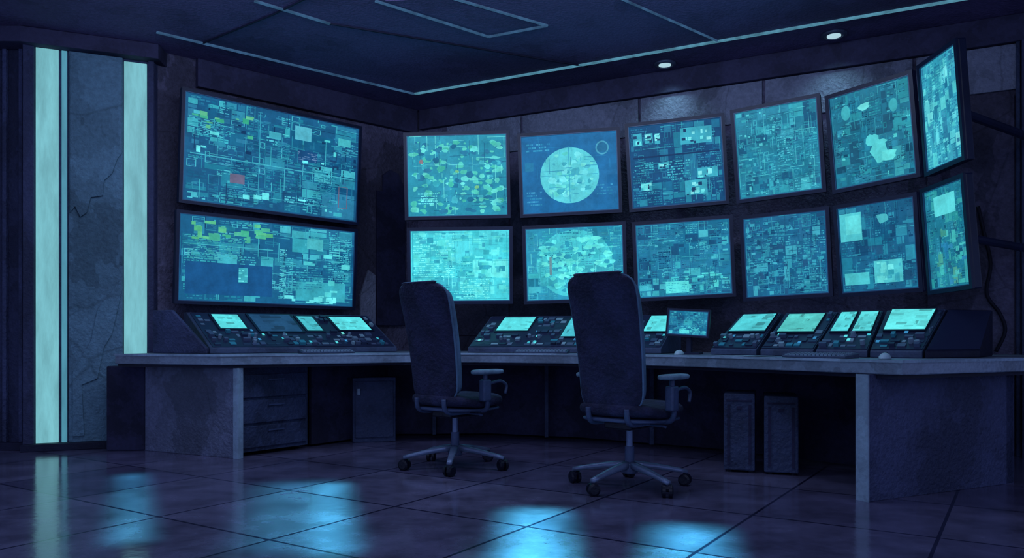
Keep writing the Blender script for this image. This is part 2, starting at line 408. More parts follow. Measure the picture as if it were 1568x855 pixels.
def scr_content(kind,seed):
    s=Scr(seed); r=s.r
    c1=(34,124,152); c2=(58,166,184); c3=(96,216,222); d1=(14,54,92); g=(58,168,134); rd=(96,94,120)
    def bgv(c,n=14,k=9):
        s.rect(0,0,1,1,c,0)
        for _ in range(n):
            x=r.random();z=r.random(); s.rect(x,z,x+r.uniform(.1,.4),z+r.uniform(.1,.4),jit(c,k,r),0.5+_*0.02)
    if kind=='left_top':
        bgv((22,84,124)); s.circuit(120,[c1,(30,108,144),(26,98,136),c1,c2]); s.lines(90,[c1,(38,118,150),c2,d1]); s.blocks(70,[c1,(28,102,138),d1,c2],.008,.04)
        s.text(.02,.62,.2,.8,12,c2); s.text(.24,.1,.4,.45,16,c1); s.text(.72,.1,.86,.5,20,c1); s.text(.5,.5,.6,.7,12,c1)
        s.rect(.6,.76,.7,.9,(80,174,196),6); s.rect(.45,.72,.52,.79,(62,164,184),6); s.rect(.62,.55,.74,.66,(20,70,116),6); s.text(.62,.56,.74,.65,5,(80,116,156),7)
        s.blocks(14,[g,(84,176,134)],.015,.045,.03,.6,.4,.95,7); s.rect(.24,.22,.32,.31,rd,7); s.blocks(12,[c3,(84,204,210)],.01,.05,.05,.05,.95,.95,7)
        s.rect(.03,.44,.97,.450,(60,165,185),6); s.rect(.395,.05,.40,.95,(50,145,172),6); s.frame(.88,.12,.94,.35,rd,7); s.rect(.42,.1,.46,.17,c3,6); s.rect(.87,.78,.95,.86,(64,170,182),6)
    elif kind=='left_bottom':
        bgv((22,90,130)); s.circuit(60,[c1,c2]); s.lines(60,[c1,c2,d1]); s.rect(.03,.08,.5,.46,(20,78,128),5)
        s.rect(.31,.24,.36,.42,c2,6); s.text(.31,.25,.36,.41,5,c3,7); s.text(.54,.15,.58,.7,22,(70,176,190),6)
        s.blocks(30,[g,(80,180,130),(70,172,146)],.02,.06,.02,.72,.5,.97,7); s.text(.04,.5,.32,.78,14,(56,156,166),6); s.rect(0.02,.66,.5,.672,c2,5)
        s.text(.55,.08,.62,.6,20,c2); s.text(.64,.2,.8,.62,14,c1,6); s.text(.84,.3,.97,.9,24,c2,6)
        s.blocks(12,[(70,184,196),(80,198,204)],.03,.07,.64,.1,.98,.8,7); s.rect(.70,.72,.8,.86,(70,176,188),7); s.blocks(14,[c3],.02,.06,.5,.02,.9,.12,7); s.rect(.64,.05,.95,.3,(52,158,176),4.5)
    elif kind=='map':
        bgv((38,138,164))
        for _ in range(260): s.blob(r.random()*.92+.04,r.random()*.90+.05,r.uniform(.012,.045),jit(r.choice([(54,166,184),(84,200,192),(72,188,174),(32,112,148),(92,210,208),(64,180,164),(40,140,170)]),9,r),2+_*0.01,6)
        s.lines(70,[(100,214,214),(28,100,134)],.006); s.blob(.14,.68,.03,(130,112,120),6); s.blob(.5,.55,.022,(110,184,130),6); s.blob(.7,.35,.022,(110,184,130),6)
        s.text(.1,.15,.3,.3,5,c3)
    elif kind=='globe':
        bgv((26,100,152),10,5); s.lines(30,[(30,116,166)]); s.ell(.5,.47,.31,.36,(84,196,208),2,44)
        for _ in range(110):
            a=r.uniform(0,6.28); q=r.uniform(0,.275); s.blob(.5+q*math.cos(a),.47+q*1.12*math.sin(a),r.uniform(.012,.045),jit(r.choice([(104,212,220),(78,188,198),(60,164,184),(108,216,212),(88,200,196)]),8,r),3+_*.01,6)
        s.lines(12,[(50,150,184)],.005,.22,.15,.78,.8,5); s.rect(.495,.12,.502,.84,(50,150,184),5); s.rect(.2,.47,.8,.476,(50,150,184),5)
        s.ell(.85,.8,.07,.09,(66,152,184),2,24); s.ell(.85,.8,.055,.07,(32,104,146),3,24); s.text(.05,.8,.3,.92,3,(50,144,184)); s.text(.78,.2,.95,.35,4,(46,132,174)); s.text(.04,.1,.2,.3,5,(46,132,174))
        s.rect(.03,.55,.12,.66,(32,114,156),2)
    elif kind=='photos':
        bgv((16,70,112)); s.circuit(60,[c1,(28,106,142)]); s.lines(40,[c1,c2])
        for (x,z,w,h) in [(.04,.76,.1,.15),(.17,.78,.09,.12),(.28,.76,.06,.13),(.56,.72,.34,.2),(.58,.1,.24,.18),(.1,.2,.12,.1),(.72,.3,.22,.12),(.3,.45,.12,.08)]:
            s.rect(x,z,x+w,z+h,(54,160,182),6); s.blocks(12,[c3,(120,218,224),d1],.015,.05,x,z,x+w,z+h,7)
        s.rect(.03,.6,.97,.62,(14,50,88),6); s.text(.4,.3,.65,.55,8,c2); s.text(.05,.45,.25,.56,4,c2)
    elif kind=='circuit':
        bgv((34,120,146)); s.circuit(170,[c1,(46,150,170),c2,(26,92,126)]); s.lines(80,[c2,(26,92,124),(76,190,200)]); s.blocks(60,[(54,160,176),(76,190,200),(26,92,124)],.012,.05)
    elif kind=='circuit_dark':
        bgv((24,92,130)); s.circuit(170,[c1,(42,138,162),(20,72,110),(52,152,176)]); s.lines(90,[(52,156,180),(20,72,108)]); s.blocks(50,[(46,148,174),(20,76,112)],.012,.055)
    elif kind=='blobs':
        bgv((28,106,132)); s.circuit(140,[c1,(42,140,156),(20,78,104)]); s.lines(60,[(56,160,176),(20,76,104)])
        s.blob(.60,.32,.11,(82,198,202),6,16); s.blob(.50,.44,.08,(76,190,196),6.2,14); s.blob(.45,.82,.06,(104,214,216),6,10); s.blob(.70,.25,.08,(92,208,208),6.4,10); s.ell(.2,.8,.06,.08,(56,160,172),5); s.ell(.8,.75,.05,.07,(56,160,172),5); s.blocks(16,[c2,(82,198,202)],.015,.05)
    elif kind=='bright_side':
        bgv((50,150,174)); s.circuit(60,[(80,192,200),(36,114,148)]); s.blocks(34,[(104,208,214),(80,188,200),(40,124,156)],.05,.16); s.lines(30,[(36,112,148)])
    elif kind=='bright':
        bgv((68,202,214),20,12); s.blocks(150,[(58,178,194),(90,222,224),(48,160,184),(78,206,206)],.02,.09); s.lines(60,[(54,174,190),(104,228,228)]); s.circuit(50,[(48,164,184),(100,226,226)]); s.text(.1,.1,.4,.25,4,(48,150,174)); s.frame(.02,.02,.98,.98,(48,164,184),6)
    elif kind=='bright_globe':
        bgv((40,140,172),14,8); s.circuit(60,[c1,c2,(60,180,192)]); s.ell(.5,.5,.40,.47,(66,190,202),1.2,44,.012)
        for _ in range(190): 
            a=r.uniform(0,6.28); q=r.uniform(0,.40); s.blob(.5+q*math.cos(a),.5+q*1.05*math.sin(a),r.uniform(.015,.05),jit(r.choice([(86,216,218),(58,176,190),(76,202,200),(96,222,216),(44,150,178)]),8,r),5+_*.008,6)
        s.lines(50,[(58,166,184),(104,224,220)],l=7); s.rect(.24,.35,.265,.6,(96,136,146),7.5)
    elif kind=='half_bright':
        bgv((28,112,148)); s.circuit(140,[c1,c2,(22,82,120)]); s.lines(70,[c2,(22,82,120)]); s.blocks(26,[(78,204,208),(62,182,194)],.02,.09,.28,.03,.98,.35); s.rect(.3,.04,.55,.2,(84,210,212),6); s.text(.31,.05,.54,.19,6,(58,170,188),7)
    elif kind=='rects':
        bgv((22,88,124)); s.circuit(90,[c1,(20,72,108)]); s.lines(50,[(54,158,180),(18,68,104)])
        s.rect(.02,.6,.32,.93,(76,188,198),6); s.rect(.1,.68,.31,.9,(92,206,210),6.5); s.rect(.45,.08,.82,.34,(74,184,194),6); s.blocks(14,[(98,210,212),(54,158,178)],.03,.08,.45,.08,.82,.34,7); s.rect(.04,.08,.38,.22,(70,182,192),6); s.blob(.6,.82,.06,(66,166,178),6,10)
    else:
        bgv((28,112,136)); s.circuit(80,[c1,(46,146,152),(20,82,110)]); s.lines(50,[(62,170,176),(20,82,110)]); s.rect(.25,.72,.8,.92,(86,202,208),6); s.blocks(26,[(60,170,170),(64,146,134),(38,120,160)],.04,.16,0,0,1,.6)
    return s.L

def monitor(name,cs,YL,YR,kind,seed,bez=0.026,depth=0.05,mount=True):
    p=fitrect(cs,YL,YR); w,h=p[6],p[7]
    R=Matrix([list(r) for r in rot(p[3],p[4],p[5])]).to_4x4()
    mw=Matrix.Translation(Vector(p[:3]))@R
    e=empty(name,mw=mw)
    b=MB(); b.box(-w/2,w/2,0.0,depth,-h/2,h/2); b.box(-w/2+.12,w/2-.12,depth,depth+.03,-h/2+.1,h/2-.1); b.build('housing',M_bezel,e,False,bevel=0.008)
    b=MB()
    o=[(-w/2,-h/2),(w/2,-h/2),(w/2,h/2),(-w/2,h/2)]; i=[(x*(1-2*bez/w),z*(1-2*bez/h)) for x,z in o]
    for k in range(4):
        q=(k+1)%4
        A=[(o[k][0],-0.014,o[k][1]),(o[q][0],-0.014,o[q][1]),(i[q][0],-0.014,i[q][1]),(i[k][0],-0.014,i[k][1])]
        B=[(a[0],0.001,a[2]) for a in A]; b.prism(A,B)
    b.build('bezel',M_bezel,e,False)
    b=MB(); t=0.006
    o2=[(x*(1-2*(bez-0.001)/w),z*(1-2*(bez-0.001)/h)) for x,z in o]; i2=[(x*(1-2*(bez+t)/w),z*(1-2*(bez+t)/h)) for x,z in o]
    for k in range(4):
        q=(k+1)%4
        A=[(o2[k][0],-0.012,o2[k][1]),(o2[q][0],-0.012,o2[q][1]),(i2[q][0],-0.012,i2[q][1]),(i2[k][0],-0.012,i2[k][1])]
        B=[(a[0],0.001,a[2]) for a in A]; b.prism(A,B)
    b.build('inner_edge',M_bezel2,e,False)
    sw=w-2*(bez+t); sh=h-2*(bez+t)
    b=MB()
    for pts,c,l in sorted(scr_content(kind,seed),key=lambda q:q[2]):
        y=-0.0015-0.0007*l
        b.poly([((x-.5)*sw,y,(z-.5)*sh) for x,z in [(min(1,max(0,a)),min(1,max(0,bb))) for a,bb in pts]],lin(c))
    b.build('screen',M_screen,e,False,col=True,fix=False)
    b=MB(); b.box(-.1,.1,depth+.03,depth+.06,-.1,.1); b.build('mount_plate',M_bezel,e,False,bevel=.003)
    return p,e

MON=[
 ('wall_display',[(277,133),(555,194),(547,346),(274,310)],6.35,7.40,'left_top',1),
 ('wall_display',[(270,320),(548,352),(542,474),(266,466)],6.35,7.40,'left_bottom',2),
 ('computer_monitor',[(616,201),(779,203),(783,333),(622,339)],6.83,6.75,'map',3),
 ('computer_monitor',[(621,347),(784,349),(787,466),(627,466)],6.83,6.75,'bright',4),
 ('computer_monitor',[(791,205),(947,195),(955,327),(798,333)],6.78,6.63,'globe',5),
 ('computer_monitor',[(798,345),(957,341),(962,461),(804,467)],6.78,6.63,'bright_globe',6),
 ('computer_monitor',[(954,190),(1108,174),(1118,313),(966,325)],6.53,6.34,'photos',7),
 ('computer_monitor',[(966,341),(1120,329),(1129,456),(974,461)],6.53,6.34,'half_bright',8),
 ('computer_monitor',[(1115,168),(1255,144),(1267,295),(1131,311)],6.14,5.80,'circuit',9),
 ('computer_monitor',[(1131,330),(1268,317),(1278,455),(1140,461)],6.14,5.80,'circuit_dark',10),
 ('computer_monitor',[(1262,148),(1398,106),(1411,271),(1278,297)],5.74,5.25,'blobs',11),
 ('computer_monitor',[(1275,313),(1404,296),(1416,446),(1287,456)],5.74,5.25,'rects',12),
 ('computer_monitor',[(1405,101),(1467,57),(1480,245),(1420,271)],5.10,4.64,'bright_side',13),
 ('computer_monitor',[(1411,291),(1477,264),(1493,442),(1424,452)],5.10,4.64,'side_bottom',14),
]
res=[]; ems=[]
for m in MON:
    r_,e_=monitor(*m); res.append(r_); ems.append(e_)
bpy.context.view_layer.update()
# each screen hangs on its own wall bracket (arm reaching straight back to the wall)
for k in range(14):
    q=res[k]; rack=ems[k]
    B=Vector((-math.sin(q[3]),math.cos(q[3]))); c=Vector((q[0],q[1]))
    Nw=NL if k<2 else NR
    if k>=12: B=(B-NR*1.2).normalized()
    dist=(CORN-c).dot(Nw)/B.dot(Nw)
    a0=c+Vector((-math.sin(q[3]),math.cos(q[3])))*.09; a1=c+B*(dist-.032/abs(B.dot(Nw)))
    b=MB(); b.tube([V2(a0,q[2]),V2(a1,q[2])],.028,10); b.build('wall_arm',M_bezel,rack)
    t=Vector((-Nw.y,Nw.x)); P=[a1-t*.08,a1+t*.08,a1+t*.08-Nw*.006,a1-t*.08-Nw*.006]
    b=MB(); b.prism([V2(p,q[2]-.1) for p in P],[V2(p,q[2]+.1) for p in P]); b.build('wall_plate',M_bezel,rack)

# ------------------------------------------------------------------ desk
desk=empty('control_desk',(0.5,6,0))
Fp=[(-2.97,5.86),(-2.06,5.54),(-0.85,6.2),(-0.3,6.2),(0.3,6.0),(0.75,5.68),(1.15,5.3),(1.75,4.42),(2.0,4.02),(3.2,4.62)]
Bk=[(3.68,5.68),(-0.97,8.1),(-2.86,6.40),(-2.95,6.33)]
b=MB(); P=Fp+Bk
b.prism([V2(p,.675) for p in P],[V2(p,.75) for p in P]); b.build('desk_top',M_desk,desk,bevel=.006)
def off(pl,d):
    out=[]
    for i,p in enumerate(pl):
        p=Vector(p); t=(Vector(pl[min(i+1,len(pl)-1)])-Vector(pl[max(i-1,0)])).normalized(); n=Vector((-t.y,t.x)); out.append(p+n*d)
    return out
b=MB(); A=off(Fp,0.03); Bq=off(Fp,0.10)
for i in range(len(A)-1):
    P=[A[i],A[i+1],Bq[i+1],Bq[i]]; b.prism([V2(p,.655) for p in P],[V2(p,.675) for p in P])
b.build('apron',M_dark,desk)
b=MB(); A=off(Fp,-0.006); Bq=off(Fp,0.004)
for i in range(len(A)-1):
    P=[A[i],A[i+1],Bq[i+1],Bq[i]]; b.prism([V2(p,.738) for p in P],[V2(p,.753) for p in P])
b.build('edge_highlight',M_deskedge,desk)  # paler strip put in as the highlight along the desk's front edge
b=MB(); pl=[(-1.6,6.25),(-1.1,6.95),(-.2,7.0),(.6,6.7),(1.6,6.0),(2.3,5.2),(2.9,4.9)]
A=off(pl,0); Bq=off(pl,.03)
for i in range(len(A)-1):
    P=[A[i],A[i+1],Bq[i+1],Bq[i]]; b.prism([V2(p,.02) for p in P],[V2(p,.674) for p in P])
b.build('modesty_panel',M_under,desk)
b=MB()
for (x,y) in [(.28,6.74),(-.7,6.93),(1.1,6.28)]: b.box(x,x+.03,y-.03,y+.02,.02,.674)
b.build('modesty_ribs',M_cab,desk)
# left pedestal
p0=Vector((-2.86,6.07)); p1=Vector((-2.0,5.64)); d=(p1-p0).normalized(); n=Vector((-d.y,d.x))
slab('left_pedestal_front',[p0,p1,p1+n*.04,p0+n*.04],0.0,.654,M_deskside,desk,bevel=.004)
slab('left_pedestal_edge',[p1-n*.012+d*.001,p1+d*.05-n*.012,p1+d*.05+n*.04,p1+d*.001+n*.04],0.0,.654,M_deskedge,desk,bevel=.003)
s0=p1+n*.042-d*.02; s1=s0+n*.62+d*.12; sd=(s1-s0).normalized(); sn=Vector((sd.y,-sd.x)); sw_=(s1-s0).length
slab('left_pedestal_carcass',[p0+n*.042,s0,s1,s1-d*.5,p0+n*.3],0.03,.654,M_cab,desk)
for i,(u0,u1,z0,z1) in enumerate([(.05,.97,.06,.22),(.05,.97,.24,.41),(.05,.97,.43,.60)]):
    q0=s0+sd*sw_*u0; q1=s0+sd*sw_*u1
    slab('drawer_front_%d'%(i+1),[q0+sn*.001,q1+sn*.001,q1+sn*.018,q0+sn*.018],z0,z1,M_cab,desk,bevel=.004)
    q0=s0+sd*sw_*.4; q1=s0+sd*sw_*.62
    slab('drawer_handle_%d'%(i+1),[q0+sn*.018,q1+sn*.018,q1+sn*.032,q0+sn*.032],z1-.045,z1-.035,M_plastic,desk)
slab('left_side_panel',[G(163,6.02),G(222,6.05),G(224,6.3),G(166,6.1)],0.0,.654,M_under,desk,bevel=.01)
# right end panel
p0=Vector((1.885,4.14)); p1=Vector((3.0,4.685)); d=(p1-p0).normalized(); n=Vector((-d.y,d.x))
slab('right_end_panel',[p0,p1,p1+n*.07,p0+n*.07],0,.674,M_deskblue,desk,bevel=.003)
slab('right_end_edge',[p0-d*.012-n*.004,p0-d*.001-n*.004,p0+n*.074-d*.001,p0+n*.074-d*.012],0,.674,M_deskedge,desk)
slab('right_end_return',[p1-d*.07,p1,p1+n*.75,p1+n*.75-d*.07],0,.674,M_deskblue,desk)
def cabinet(pL,YL,pR,YR,z1,dep,m,tag):
    a=G(pL,YL).xy; c=G(pR,YR).xy; d=(c-a).normalized(); n=Vector((-d.y,d.x)); w=(c-a).length
    P=[a,c,c+n*dep,a+n*dep]; b=MB(); b.prism([V2(p,0.0) for p in P],[V2(p,z1) for p in P]); b.build('cupboard_carcass_'+tag,m,desk,bevel=.006)
    q0=a+d*w*.06-n*.012; q1=a+d*w*.94-n*.012; P=[q0,q1,q1+n*.011,q0+n*.011]
    b=MB(); b.prism([V2(p,.04) for p in P],[V2(p,z1-.03) for p in P]); b.build('cupboard_door_'+tag,m,desk,bevel=.004)
    q0=a+d*w*.1-n*.03; q1=a+d*w*.16-n*.03; P=[q0,q1,q1+n*.018,q0+n*.018]
    b=MB(); b.prism([V2(p,z1-.14) for p in P],[V2(p,z1-.09) for p in P]); b.build('cupboard_handle_'+tag,M_deskedge,desk)
cabinet(540,6.50,606,6.60,.54,.3,M_cab,'1')
def tower(pL,pR,Y,z1,dep):
    a=G(pL,Y).xy; c=G(pR,Y-.06).xy; d=(c-a).normalized(); n=Vector((-d.y,d.x)); w=(c-a).length
    e=empty('computer_tower',V2((a+c)/2,0))
    P=[a,c,c+n*dep,a+n*dep]; b=MB(); b.prism([V2(p,.015) for p in P],[V2(p,z1) for p in P]); b.build('case',M_cab,e,bevel=.008)
    for i in range(2):
        for j in range(2):
            q=a+d*(w*(.15+.7*i))+n*(.05+j*(dep-.1)); b=MB(); b.box(q.x-.015,q.x+.015,q.y-.015,q.y+.015,0,.02); b.build('foot_%d%d'%(i,j),M_caster,e)
    b=MB()
    for u0,u1,v0,v1 in [(.1,.9,.9,.92),(.12,.2,.1,.86),(.8,.88,.1,.86),(.42,.58,.8,.84)]:
        q0=a+d*w*u0-n*.006; q1=a+d*w*u1-n*.006; P=[q0,q1,q1+n*.007,q0+n*.007]
        b.prism([V2(p,v0*z1) for p in P],[V2(p,v1*z1) for p in P])
    b.build('front_grooves',M_under,e)
tower(1108,1156,5.08,.51,.4); tower(1170,1223,4.98,.50,.4)

# ------------------------------------------------------------------ consoles
CY=(84,208,214)
def module(name,FL,FR,BL,BR,zf,zb,scrs,seed,dens=1.0,btn=True,m=M_console):
    rng=random.Random(seed)
    fl,fr,bl,br=G(*FL).xy,G(*FR).xy,G(*BL).xy,G(*BR).xy
    e=empty(name,V2((fl+fr+bl+br)/4,.752))
    b=MB(); z0=.7515
    L0=[V2(fl,z0),V2(fl,zf),V2(bl,zb),V2(bl+(bl-fl)*.12,zb),V2(bl+(bl-fl)*.12,z0)]
    R0=[V2(fr,z0),V2(fr,zf),V2(br,zb),V2(br+(br-fr)*.12,zb),V2(br+(br-fr)*.12,z0)]
    b.prism(L0,R0); b.build('body',m,e,bevel=.005)
    A,Bv,Cv,D=[Vector(V2(p,z)) for p,z in ((fl,zf),(fr,zf),(br,zb),(bl,zb))]
    nn=(Bv-A).cross(D-A).normalized()
    if nn.z<0: nn=-nn
    def S(u,v,h=0): return A*(1-u)*(1-v)+Bv*u*(1-v)+Cv*u*v+D*(1-u)*v+nn*h
    def sb(mb,u0,u1,v0,v1,h0,h1,c):
        mb.prism([S(u0,v0,h0),S(u1,v0,h0),S(u1,v1,h0),S(u0,v1,h0)],[S(u0,v0,h1),S(u1,v0,h1),S(u1,v1,h1),S(u0,v1,h1)],c)
    c=MB(); sc=MB()
    sb(c,.015,.985,.03,.97,.0005,.006,lin((38,46,74)))
    for (u0,u1,v0,v1,colr) in scrs:
        du=.012; dv=.03
        sb(c,u0-du,u1+du,v0-dv,v1+dv,.005,.018,lin((22,30,54)))
        sb(sc,u0,u1,v0,v1,.0181,.0195,lin(colr))
        for _ in range(12):
            a=rng.uniform(u0,u1-.02); q=rng.uniform(v0,v1-.05); kk=rng.choice([.75,.88,1.06]); x=tuple(k*kk for k in colr)
            sb(sc,a,min(a+rng.uniform(.01,.35)*(u1-u0),u1),q,min(q+rng.uniform(.03,.18)*(v1-v0),v1),.0196,.0200+.0003*(_%4),lin(x))
    if btn:
        W_=(Bv-A).length; cols_=[(74,90,120),(110,134,155),(50,62,92),(60,144,162),(86,98,126),(40,50,78),(140,168,182)]
        v=.07
        while v<.93:
            u=.03
            while u<.96:
                w=rng.uniform(.02,.06)/W_; hh=rng.choice([.04,.07])
                inside=any(u+w>a-.02 and u<bb+.02 and v+hh>cc-.05 and v<dd+.05 for a,bb,cc,dd,_ in scrs)
                if not inside and rng.random()<dens*.75:
                    sb(c,u,min(u+w,.97),v,v+hh,.005,rng.choice([.010,.014,.03]),lin(rng.choice(cols_)))
                u+=w+.012/W_
            v+=.11
        for _ in range(int(12*dens*W_)):
            u=rng.uniform(.04,.94); v=rng.uniform(.08,.45)
            if not any(u+.03>a and u<bb and v+.08>cc and v<dd for a,bb,cc,dd,_ in scrs):
                sb(sc,u,u+.02/W_,v,v+.05,.015,.0165,lin(rng.choice([CY,(60,174,194),(110,218,212),(50,124,174)])))
        for _ in range(int(5*W_)+1):
            u=rng.uniform(.06,.92); v=rng.uniform(.1,.35); ce=S(u,v,.005); t1=(Bv-A).normalized(); t2=nn.cross(t1)
            ring=lambda h,r:[ce+nn*h+(t1*math.cos(k*math.pi/6)+t2*math.sin(k*math.pi/6))*r for k in range(12)]
            before=len(c.f); c.loft([ring(0,.016),ring(.03,.014)]); 
            for k in range(before,len(c.f)): c.c[k]=lin((120,142,162))
    c.build('controls',M_ctrl,e,col=True)
    if sc.v: sc.build('screens',M_screen,e,col=True)
    return e
DKS=(28,66,100)
module('control_console',(322,5.98),(608,6.92),(285,6.38),(563,7.28),.79,1.08,[(.11,.24,.5,.9,CY),(.30,.52,.42,.92,DKS),(.555,.64,.45,.88,(68,180,192)),(.74,.93,.48,.88,CY)],21)
b=MB(); a=G(234,6.20).xy; c=G(316,5.97).xy; d=(c-a); 
def ch(u,z): q=a+d*u; return (q.x,q.y,z)
A=[ch(0,.7515),ch(1,.7515),ch(1,.79),ch(.35,1.09),ch(0,1.09)]; nn=Vector((-d.y,d.x,0)).normalized()*.03
b.prism([Vector(p) for p in A],[Vector(p)+nn for p in A]); ce=empty('console_cheek',V2((a+c)/2,.7515)); b.build('cheek_panel',M_deskblue,ce,bevel=.006)
module('control_console',(716,6.42),(908,6.30),(752,6.82),(935,6.62),.79,1.06,[(.14,.40,.48,.9,CY),(.70,.98,.3,.88,(68,180,196))],22)
module('control_console',(912,6.28),(1012,5.98),(938,6.60),(1040,6.40),.79,1.06,[(.62,.95,.45,.92,CY)],23)
module('control_console',(1088,5.60),(1158,5.28),(1136,6.02),(1196,5.76),.79,1.05,[(.12,.94,.45,.93,(76,192,200))],24)
module('control_console',(1164,5.24),(1245,4.98),(1204,5.68),(1282,5.46),.79,1.05,[(.12,.82,.42,.9,(80,186,182))],25)
module('control_console',(1249,4.96),(1328,4.74),(1286,5.42),(1352,5.22),.79,1.05,[(.10,.46,.42,.92,CY),(.56,.94,.42,.92,(84,202,206))],26)
module('control_console',(1332,4.72),(1412,4.50),(1358,5.16),(1448,4.96),.79,1.05,[(.12,.86,.45,.95,(94,216,218))],27)
module('control_console',(1416,4.49),(1500,4.72),(1452,4.96),(1518,5.12),.79,1.05,[],28,btn=False,m=M_dark)

p,e=monitor('desk_screen',[(1028,474),(1094,474),(1080,517),(1014,515)],5.75,5.62,'half_bright',31,bez=.012,depth=.02)
c=Vector(p[:3])
st=MB(); st.box(-.015,.015,.02,.04,-.22,.0); 
zb=.7515-c.z
st.box(-.09,.09,-.05,.09,zb,zb+.014)
st.prism([(-.02,.03,zb+.01),(.02,.03,zb+.01),(.02,.05,zb+.01),(-.02,.05,zb+.01)],[(-.02,.03,0),(.02,.03,0),(.02,.05,0),(-.02,.05,0)])
s=st.build('stand',M_bezel,None); s.location=c; s.rotation_euler=(0,0,p[3]); bpy.context.view_layer.update()
s.parent=e; s.matrix_parent_inverse=e.matrix_basis.inverted()

def keyboard(px,Y,yaw,w=.42,d=.14):
    g=G(px,Y,.7515); e=empty('keyboard',mw=Matrix.Translation(g)@Matrix.Rotation(yaw,4,'Z'))
    b=MB(); b.prism([(-w/2,-d/2,0),(w/2,-d/2,0),(w/2,d/2,0),(-w/2,d/2,0)],[(-w/2,-d/2,.012),(w/2,-d/2,.012),(w/2,d/2,.028),(-w/2,d/2,.028)]); b.build('base',M_console,e,False,bevel=.003)
    b=MB()
    for r in range(5):
        for k in range(15):
            x=-w/2+.012+k*(w-.02)/15; y=-d/2+.01+r*(d-.02)/5; z=.012+.016*(y+d/2)/d
            b.box(x,x+.021,y,y+.019,z,z+.009)
    b.build('keys',M_key,e,False)
keyboard(1255,4.62,math.radians(-56)); keyboard(830,6.18,math.radians(-14)); keyboard(500,6.18,math.radians(30))
def mouse(px,Y,yaw):
    g=G(px,Y,.7515); e=empty('computer_mouse',mw=Matrix.Translation(g)@Matrix.Rotation(yaw,4,'Z'))
    rings=[]
    for i in range(9):
        t=i/8; y=-.055+.11*t; k=math.sin(math.pi*min(1,max(.02,t)))**.5; rings.append([(.032*k*math.cos(a*math.pi/8),y,max(0,.036*k*math.sin(a*math.pi/8))) for a in range(9)])
    b=MB(); b.loft(rings); b.build('shell',M_white,e,False,smooth=True)
    b=MB(); b.box(-.004,.004,.015,.035,.025,.037); b.build('wheel',M_caster,e,False)
mouse(1040,5.42,-.6); mouse(1355,4.30,-.7)
e=empty('paper_sheets',tuple(G(1150,5.02,.752)))
for i,(px,Y,a) in enumerate([(1130,5.10,.3),(1150,5.06,.6)]):
    g=G(px,Y); b=MB(); ca,sa=math.cos(a),math.sin(a)
    P=[(g.x+x*ca-y*sa,g.y+x*sa+y*ca) for x,y in [(-.1,-.11),(.1,-.11),(.1,.11),(-.1,.11)]]
    b.prism([V2(p,.7512+i*.002) for p in P],[V2(p,.7525+i*.002) for p in P]); b.build('sheet_%d'%(i+1),M_white,e)
def wc(px,z):
    q=CORN+DR*tR(px)+NR*.05; return V2(q,z)
b=MB(); b.tube(smoothpath([wc(1497,1.85),wc(1506,1.65),wc(1516,1.42),wc(1510,1.2),wc(1530,1.05),wc(1538,.92),wc(1524,.77)]),.013,8); b.build('power_cable',M_cable,smooth=True)

